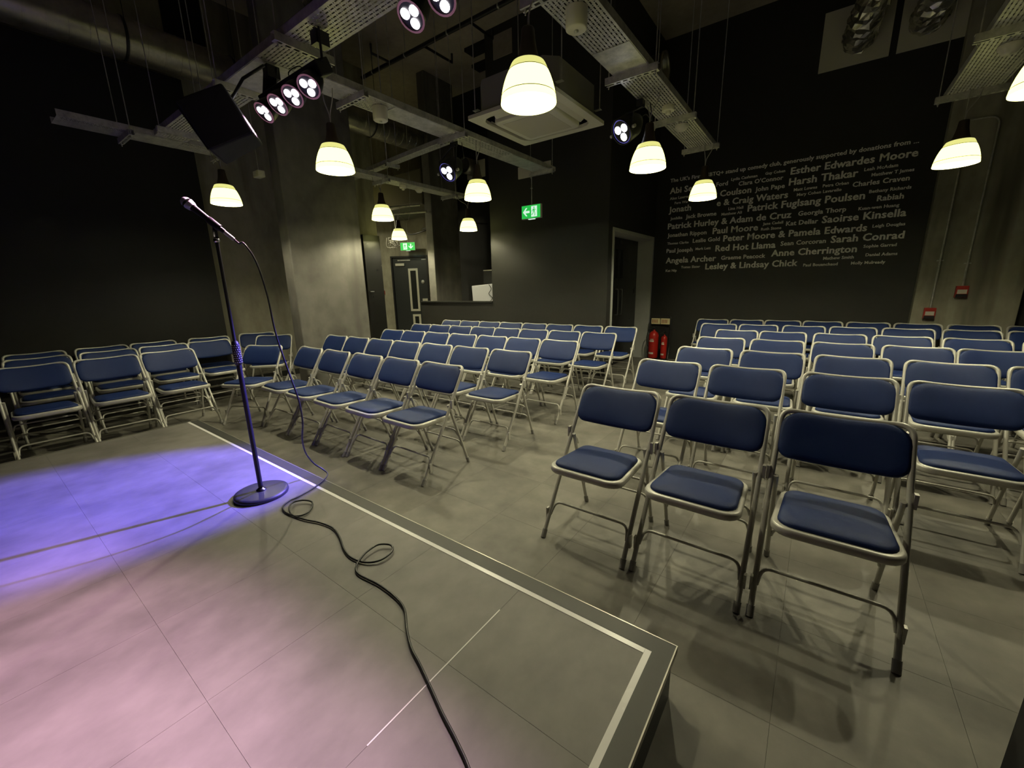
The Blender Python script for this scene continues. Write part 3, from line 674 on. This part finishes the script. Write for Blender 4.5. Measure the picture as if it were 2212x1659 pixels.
for x in (.3, 1.1, 2.0, 2.9): obj('pipe_hanger', MB().tube([(x, 0, .03), (x, 0, CZ-4.8)], .004, 6).lathe([(.034, -.012), (.034, .012)], 12, mat=Matrix.Translation((x, 0, 0)) @ Matrix.Rotation(PI/2, 4, 'Y')), GALV, sk)
fd = MB(); pts = smooth_path([(-3.05, 1.85, 3.55), (-3.12, 1.95, 3.35), (-3.30, 2.05, 3.22), (-3.52, 2.12, 3.22), (-3.62, 2.15, 3.32)], 8); rr = [.055+.007*(i % 2) for i in range(len(pts))]
tag(obj('flexible_duct', jitter(fd.tube(pts, rr, 14), .007), FOIL), 'crumpled silver flexible duct above the tray, beside the pier', 'duct')
for k, (x0, x1, dxo, lb) in enumerate(((-.38, .335, .10, 'crumpled foil duct elbow leaving the left ceiling-height wall plate'), (.405, 1.0, .74, 'crumpled foil duct elbow leaving the right ceiling-height wall plate'))):
    tag(obj('vent_plate', MB().box(x0, YN-.02, 4.07, x1, YN, 4.76), CREAM), 'cream blanking plate high on the lettered wall, %s of two' % ('left', 'right')[k], 'vent plate', None)
    pts = smooth_path([(dxo-.08, YN-.02, 4.36), (dxo-.08, YN-.20, 4.36), (dxo-.02, YN-.42, 4.50), (dxo+.10, YN-.62, 4.80), (dxo+.16, YN-.7, 5.12)], 7); rr = [.165+.012*(i % 2)+random.uniform(-.004, .006) for i in range(len(pts))]
    tag(obj('flexible_duct', jitter(MB().tube(pts, rr, 26), .010), FOIL), lb, 'duct')
sg = thing('duct_spigot', 'short round duct spigot high on the black wall above the double doors', 'duct', (XD, 6.95, 4.42))
obj('collar', MB().lathe([(.20, 0), (.20, .22), (.215, .225), (.215, .26), (.20, .265)], 26, mat=Matrix.Rotation(PI/2, 4, 'Y')), DUCTM, sg); obj('damper', MB().lathe([(.199, .1), (0, .1)], 26, mat=Matrix.Rotation(PI/2, 4, 'Y')), BLKM, sg)
tag(obj('blanking_plate', MB().box(-3.98, YA-.02, 2.965, -3.40, YA, 3.13), CREAM), 'cream strip plate on the tall black wall behind the tray end', 'vent plate')
vp = thing('vent_outlet', 'cream plate with a round duct on the black booth wall, beside the blue spotlight', 'vent plate', (-6.0, 6.93, 3.66))
obj('plate', MB().box(-.18, -.0, -.14, .30, .018, .18), CREAM, vp); obj('round_duct', MB().lathe([(.15, 0), (.15, .3), (.13, .3)], 22, mat=Matrix.Translation((.02, 0, .05)) @ Matrix.Rotation(PI/2, 4, 'X')), DUCTM, vp)
# bulkhead and pipes in the corridor
tag(obj('bulkhead_duct', MB().box(-8.6, 5.9, 2.95, -6.45, 6.9, 3.6), simple('olive_duct_wrap', (.10, .09, .06), .7), bevel=.02), 'boxed olive duct across the corridor above the fire door', 'duct')
cp_ = thing('corridor_pipes', 'pair of steel pipes crossing the corridor and dropping beside the cupboard', 'pipe', (-7.2, 5.3, 2.78))
obj('pipe', MB().tube(fillet([(-.1, -.05, -.4), (-.1, -.05, .1), (.95, .35, .1)], .06), .022, 8), GALV, cp_); obj('pipe', MB().tube(fillet([(-.2, .05, -.4), (-.2, .05, 0), (.95, .5, 0)], .06), .022, 8), GALV, cp_)
lp = smooth_path([(-7.6, 6.4, 2.56), (-7.2, 6.2, 2.48), (-6.8, 6.15, 2.5), (-6.45, 6.3, 2.62), (-6.4, 6.5, 2.75), (-6.9, 6.75, 2.72), (-7.4, 6.7, 2.65)], 6)
tag(obj('cable_loop', MB().tube(lp, .012, 6), CABLE), 'slack loop of black cable under the boxed corridor duct', 'cable')
cr_ = thing('cable_bundle', 'tangled pale cables in a wire basket below the pendant beside the pier', 'cable', (-7.6, 6.0, 2.3))
for k in range(7):
    q0 = ([(0, .1, .65)] if k == 0 else [])+[(random.uniform(-.18, .2), random.uniform(-.08, .08), random.uniform(-.1, .15)) for _ in range(5)]
    obj('cable', MB().tube(smooth_path(q0, 4), .006, 5), CORD, cr_)
# conduits with red boxes on the concrete column
PY = YN-.14
cd = thing('fire_alarm_conduit', 'steel conduit dropping down the concrete column to the lower red box', 'conduit', (0, PY, 0))
obj('pipe', MB().tube([(1.165, -.022, 2.95), (1.165, -.022, .97)], .0105, 8), GALV, cd); obj('saddle', MB().box(1.135, -.02, 1.545, 1.195, 0, 1.56), GALV, cd)
cd = thing('fire_alarm_conduit', 'steel conduit bending over and down the concrete column to the upper red box', 'conduit', (0, PY, 0))
obj('pipe', MB().tube(fillet([(1.10, -.022, 3.12), (1.41, -.022, 3.12), (1.41, -.022, 1.24)], .10, 6), .0105, 8), GALV, cd); obj('saddle', MB().box(1.38, -.02, 1.50, 1.44, 0, 1.515), GALV, cd)
for x, z, lb in ((1.165, .83, 'lower red alarm box with white label, on the concrete column'), (1.41, 1.10, 'upper red alarm box with white label, on the concrete column')):
    t = thing('alarm_box', lb, 'alarm box', (x, PY, z))
    obj('box', MB().box(-.055, -.055, 0, .055, 0, .14), REDBOX, t, bevel=.004); obj('label_plate', MB().box(-.042, -.057, .045, .042, -.055, .095), WHITE, t); obj('lower_cover', MB().box(-.05, -.06, .003, .05, -.055, .04), BLK, t)
t = thing('fire_call_point', 'small red call point on the corridor wall left of the fire door', 'call point', diag(-.30, .0, 1.22))
M_ = Matrix.Rotation(math.atan2(u.y, u.x), 4, 'Z'); obj('box', MB().box(-.05, -.05, 0, .05, 0, .10, M_), REDBOX, t)
t = thing('wall_conduit', 'thin conduit running down the corridor wall to the red call point', 'conduit', diag(-.36, .0, 0)); obj('pipe', MB().tube([(0, -.02, 1.3), (0, -.02, 2.7)], .012, 6), GALV, t)

# ------------------------------------------------------------------ sensors on the trays
def sensor(label, loc, kind):
    t = thing('ceiling_sensor', label, 'detector', loc)
    if kind == 0:
        obj('housing', MB().lathe([(.0, -.10), (.05, -.10), (.058, -.094), (.060, -.03), (.06, 0)], 26), WHITE, t); obj('lens', MB().lathe([(.012, -.099), (.012, -.107), (0, -.112)], 12), GALV, t)
    elif kind == 1:
        obj('base', MB().lathe([(.05, 0), (.052, -.035), (.045, -.04), (0, -.04)], 24), WHITE, t); obj('eye', MB().lathe([(.022, -.04), (.022, -.06), (.015, -.066), (0, -.066)], 16), WHITE, t)
    else:
        obj('base', MB().lathe([(.06, 0), (.06, -.02), (.05, -.028), (.035, -.05), (0, -.054)], 24), WHITE, t)
    return t
sensor('large round white detector on the aisle tray, near the top edge', (-1.24, 2.33, TZ-.002), 0)
sensor('small white camera-eyed sensor on the aisle tray beside the spotlight', (-1.215, 3.93, TZ-.002), 1)
sensor('low white detector on the aisle tray beyond its middle support', (-1.24, 4.45, TZ-.002), 2)
sensor('white detector under the exit sign tray, near the pier', (-3.08, 2.42, TZ-.004), 0)
sensor('white sensor under the tray above the rear left chairs, nearer the pier', (-5.0, 4.22, TZ-.004), 1)
sensor('white detector under the tray above the rear left chairs, nearer the booth', (-5.0, 4.52, TZ-.004), 2)
sensor('grey dome detector on the upper right tray', (.80, 4.4, TZ-.002), 2)
t = thing('junction_box', 'small white box hanging beside the pier, left of its lamp', 'box', (-5.55, 2.52, 2.72)); obj('box', MB().box(-.07, -.04, -.04, .07, .04, .03), WHITE, t, bevel=.006); obj('hanger', MB().tube([(0, 0, .03), (0, 0, CZ-2.722)], .004, 6), GALV, t)

# ------------------------------------------------------------------ exit signs
def exitsign(label, loc, rz, w, h, flip, rod, down=False):
    t = thing('exit_sign', label, 'exit sign', loc, rz)
    obj('case', MB().box(-w/2, -.015, -h/2, w/2, .03, h/2), WHITE, t, bevel=.003)
    obj('green_face', MB().box(-w/2+.006, -.018, -h/2+.006, w/2-.006, -.0155, h/2-.006), GREEN, t)
    P = lambda poly: MB().prism([(x*h, y*h) for x, y in poly], .0185, .0205, lambda v: Vector((v.x, -v.z, v.y)))
    ar = [(-.30, 0), (-.02, .30), (.10, .30), (-.08, .08), (.30, .08), (.30, -.08), (-.08, -.08), (.10, -.30), (-.02, -.30)]
    if down: ar = [(y, x) for x, y in ar][::-1]
    ax, mx = (-.42, .30) if not flip else (.42, -.34)
    ar = [(x+ax, y) for x, y in ar]; obj('arrow', P(ar), EXW, t)
    obj('doorway', P([(mx-.26, -.38), (mx+.26, -.38), (mx+.26, .38), (mx-.26, .38)]), EXW, t)
    man = MB()
    def blob(poly): man.prism([((mx+x)*h, y*h) for x, y in poly], .0206, .022, lambda v: Vector((v.x, -v.z, v.y)))
    blob([(.0+.055*math.cos(k*PI/4), .27+.055*math.sin(k*PI/4)) for k in range(8)])
    blob([(-.05, .20), (.06, .18), (.05, -.02), (-.07, -.02)])
    blob([(-.05, .20), (-.16, .10), (-.20, .0), (-.16, -.01), (-.12, .07), (-.04, .13)]); blob([(.05, .17), (.14, .08), (.20, .10), (.19, .13), (.14, .12), (.06, .19)])
    blob([(-.07, -.01), (-.02, -.02), (-.08, -.16), (-.20, -.26), (-.24, -.22), (-.13, -.14)]); blob([(.0, -.01), (.05, -.01), (.10, -.14), (.09, -.32), (.04, -.32), (.05, -.15)])
    obj('running_figure', man, GREEN, t)
    obj('downlight', MB().box(-.05, -.01, -h/2-.008, .05, .02, -h/2), EXW, t)
    obj('hanging_rod', MB().tube([(0, .008, h/2), (0, .008, rod)], .006, 6), GALV, t)
    if rod > .3: obj('rod_collar', MB().lathe([(.014, .29), (.014, .30)], 10, (0, .008, 0), cap0=True, cap1=True), GALV, t)
    l = bpy.data.lights.new('sign_downlight', 'AREA'); l.size = .08; l.energy = .35; l.color = (.6, 1, .85); lo = bpy.data.objects.new('sign_downlight', l); COL.objects.link(lo); lo.parent = t; lo.location = (0, 0, -h/2-.012)
    return t
exitsign('green exit sign with left arrow, hanging before the tall black wall', (-3.28, 4.95, 2.33), 0.02, .305, .175, False, .48)
pe = diag(.62, .35, 2.36); exitsign('small green exit sign with down arrow, above the corridor fire door', pe, math.atan2(u.y, u.x), .38, .19, True, .55, True)

# ------------------------------------------------------------------ booth equipment
t = thing('desk_monitor', 'pale back of a monitor standing on the booth counter', 'monitor', (-5.05, 6.05, 1.10))
obj('panel', MB().box(-.32, -.02, -.02, .25, .02, .30, Matrix.Rotation(-.06, 4, 'Y')), simple('pale_plastic', (.62, .62, .66), .5), t, bevel=.01); obj('stand', MB().box(-.1, .02, -.1, .1, .1, .05), BLK, t)
m = MB().tube(smooth_path([(.10, -.03, .30), (.16, -.04, .22), (.10, -.04, .13), (.18, -.04, .06), (.13, -.04, -.01)], 5), .006, 6); obj('cable', m, CABLE, t)
t = thing('equipment_case', 'small black case on top of the rack in the booth, with a pale top edge', 'case', (-5.15, 6.5, 0))
obj('body', MB().box(-.2, -.15, 1.42, .3, .15, 1.66), BLKM, t); obj('lid_edge', MB().box(-.2, -.152, 1.66, .3, .15, 1.675), CREAM, t); obj('rack', MB().box(-.25, -.1, 0, .35, .2, 1.42), BLKM, t)
sb = MB().box(-5.7, YA+.2, .98, -4.6, 6.36, 1.02); tag(obj('booth_desk', sb.box(-5.68, 5.9, 0, -5.64, 6.35, .98).box(-4.66, 5.9, 0, -4.62, 6.35, .98), BLKM), 'black desk behind the booth counter', 'desk')

# ------------------------------------------------------------------ fire extinguishers on their stand
ex = thing('extinguisher_stand', 'black tubular stand with two yellow identity signs beside the grey doorway', 'stand', (-2.19, 7.34, 0))
obj('frame', MB().tube(fillet([(-.19, -.12, .02), (-.175, 0, .25), (-.17, .03, .80), (.17, .03, .80), (.175, 0, .25), (.19, -.12, .02)], .06, 4), .010, 8), BLK, ex)
obj('backplate', MB().box(-.165, .03, .12, .165, .04, .60), BLKM, ex); obj('base_shelf', MB().box(-.17, -.15, .05, .17, .03, .065), BLK, ex); obj('crossbar', MB().tube([(-.17, -.13, .06), (.17, -.13, .06)], .01, 8), BLK, ex)
for s in (-1, 1):
    pl_ = obj('identity_sign', MB().box(min(s*.006, s*.158), .012, .655, max(s*.006, s*.158), .018, .755), YSIGN, ex)
    m = MB()
    for k in range(4): m.box(s*.082-.06+k*.026, .0105, .675, s*.082-.048+k*.026, .0115, .735)
    obj('sign_print', m, simple('sign_print', (.35, .10, .05), .6), pl_)['kind'] = 'stuff'
def extinguisher(label, loc, R, hh):
    t = thing('fire_extinguisher', label, 'fire extinguisher', loc)
    obj('cylinder', MB().lathe([(0, 0), (R*.9, .0), (R, .015), (R, hh-R*.8), (R*.8, hh-R*.3), (R*.4, hh), (R*.25, hh+.01), (R*.25, hh+.03)], 24, cap1=True), RED, t)
    obj('valve', MB().box(-.018, -.018, hh+.03, .018, .018, hh+.06).box(-.012, -.075, hh+.06, .012, .02, hh+.072).box(-.012, -.07, hh+.035, .012, .0, hh+.045), BLK, t)
    obj('hose', MB().tube(smooth_path([(-.01, 0, hh+.045), (-R*1.0, -.01, hh+.03), (-R*1.45, -.01, hh*.78), (-R*1.25, -.01, hh*.5), (-R*1.05, -.01, hh*.42)], 5), .008, 8), BLK, t)
    n = 8
    for z0, z1, a0, a1 in ((hh*.16, hh*.23, -2.3, -1.2), (hh*.62, hh*.68, -2.2, -1.2), (hh*.70, hh*.73, -2.0, -1.3)):
        vs = [(R*1.012*math.cos(a0+(a1-a0)*k/n), R*1.012*math.sin(a0+(a1-a0)*k/n), z) for z in (z0, z1) for k in range(n+1)]
        obj('label_band', MB().add(vs, [(k, k+1, n+2+k, n+1+k) for k in range(n)], True), WHITE, t)
extinguisher('larger red fire extinguisher on the stand beside the grey doorway', (-2.265, 7.265, .066), .082, .47)
extinguisher('slimmer red fire extinguisher at the right of the stand', (-2.085, 7.27, .066), .052, .40)

# ------------------------------------------------------------------ lettering on the wall
def wall_pt(px, py, Y):      # reading of the photograph turned into a place on the wall plane y = Y
    d = rt*((px-1106)/FPX)+dn*((py-829.5)/FPX)+fw; t = Y/d.y; return d.x*t, CAMZ+d.z*t
TX = [  # text, left baseline x,y ; right end x,y (photograph pixels / crop coordinates)
 ("The UK's First LGBTQ+ stand up comedy club, generously supported by donations from ...", 172, 418, 2090, 88),
 ("Abi See", 168, 498, 372, 466), ("Chris Ford", 405, 455, 614, 430), ("Lydia Cashman", 640, 398, 842, 362), ("Guy Cohen", 903, 350, 1056, 326),
 ("Esther Edwardes Moore", 1098, 346, 2078, 205), ("Clara O'Connor", 697, 432, 1040, 386), ("Harsh Thakar", 1084, 430, 1615, 362), ("Leah McAdam", 1665, 320, 1925, 286),
 ("Alex Lawrence", 168, 542, 350, 520), ("Fern War", 205, 576, 312, 562), ("y Coulson", 500, 524, 794, 484), ("John Pape", 825, 478, 1052, 449), ("Matthew T James", 1720, 362, 2050, 318),
 ("Jonath", 160, 645, 330, 618), ("e & Craig Waters", 528, 592, 1076, 522), ("Matt Lowes", 1122, 475, 1302, 454), ("Petra Orban", 1345, 446, 1546, 420), ("Charles Craven", 1574, 446, 2014, 386),
 ("Mary Cohen Lavarello", 1145, 515, 1490, 470), ("Jonhika", 172, 698, 264, 686), ("Jack Browne", 290, 688, 526, 658), ("Lina Hall", 618, 622, 733, 608), ("Matthew Ali", 565, 664, 722, 646),
 ("Patrick Fuglsang Poulsen", 766, 632, 1668, 534), ("Bethany Richards", 1702, 492, 2028, 452), ("Rabiah", 1762, 552, 1968, 530), ("Patrick Hurley & Adam de Cruz", 152, 772, 1102, 674), ("Georgia Thorp", 1156, 662, 1524, 632), ("Kuan-wen Huang", 1620, 622, 1934, 592),
 ("Jonathan Rippon", 150, 832, 450, 804), ("Paul Moore", 497, 804, 845, 776), ("Jane Cadell", 884, 738, 1040, 722), ("Ruth Stone", 870, 778, 1026, 766), ("Kat Dellar", 1062, 742, 1308, 720), ("Saoirse Kinsella", 1338, 722, 1986, 664),
 ("Thomas Clarke", 148, 888, 312, 876), ("Leslie Gold", 344, 872, 552, 856), ("Peter Moore & Pamela Edwards", 578, 866, 1684, 776), ("Leigh Douglas", 1728, 756, 1980, 736),
 ("Paul Joseph", 142, 950, 342, 938), ("Mark Lett", 365, 930, 482, 920), ("Red Hot Llama", 518, 940, 980, 908), ("Sean Corcoran", 1020, 894, 1368, 874), ("Sarah Conrad", 1406, 872, 1970, 838),
 ("Angela Archer", 136, 1032, 522, 1010), ("Graeme Peacock", 562, 1004, 902, 986), ("Anne Cherrington", 948, 978, 1606, 942), ("Sophie Garrad", 1658, 912, 1914, 896), ("Mathew Smith", 1348, 1004, 1584, 992), ("Daniel Adams", 1674, 978, 1920, 964),
 ("Kat Nip", 136, 1096, 220, 1094), ("Tomas Slater", 254, 1070, 400, 1062), ("Lesley & Lindsay Chick", 440, 1082, 1150, 1044), ("Paul Bouanchaud", 1194, 1056, 1460, 1044), ("Molly Mulready", 1562, 1040, 1826, 1030)]
lt = thing('wall_lettering', 'large block of white lettering listing donors on the black wall', 'lettering', (0, YN, 0))
dg = None
tmp = []
for s, x0, y0, x1, y1 in TX:
    c = bpy.data.curves.new('donor_line', 'FONT'); c.body = s; c.size = 1; c.offset = .018; c.extrude = .0; c.resolution_u = 2; c.space_character = 1.04
    o = bpy.data.objects.new('donor_line', c); COL.objects.link(o); tmp.append((o, x0, y0, x1, y1))
bpy.context.view_layer.update(); dg = bpy.context.evaluated_depsgraph_get()
for o, x0, y0, x1, y1 in tmp:
    me = bpy.data.meshes.new_from_object(o.evaluated_get(dg)); xsv = [v.co.x for v in me.vertices]; a0, a1 = min(xsv), max(xsv)
    X0, Z0 = wall_pt(1400+x0/3.568, 280+y0/3.568, YN); X1, Z1 = wall_pt(1400+x1/3.568, 280+y1/3.568, YN)
    k = (X1-X0)/(a1-a0); V = [v.co.copy() for v in me.vertices]; F = [list(p.vertices) for p in me.polygons]; nv = len(V); bpy.data.meshes.remove(me)
    me = bpy.data.meshes.new('donor_name')
    me.from_pydata([((v.x-a0+dx)*k+X0, -.003-i*.0003, (v.y+dz)*k+(Z0+Z1)/2) for i, (dx, dz) in enumerate(((0, 0), (.018, 0), (-.018, 0), (0, .010))) for v in V], [], [[q_+nv*i for q_ in f] for i in range(4) for f in F]); me.update(); me.materials.append(LETTER)
    n = bpy.data.objects.new('donor_name', me); COL.objects.link(n); n.parent = lt
    c = o.data; bpy.data.objects.remove(o); bpy.data.curves.remove(c)
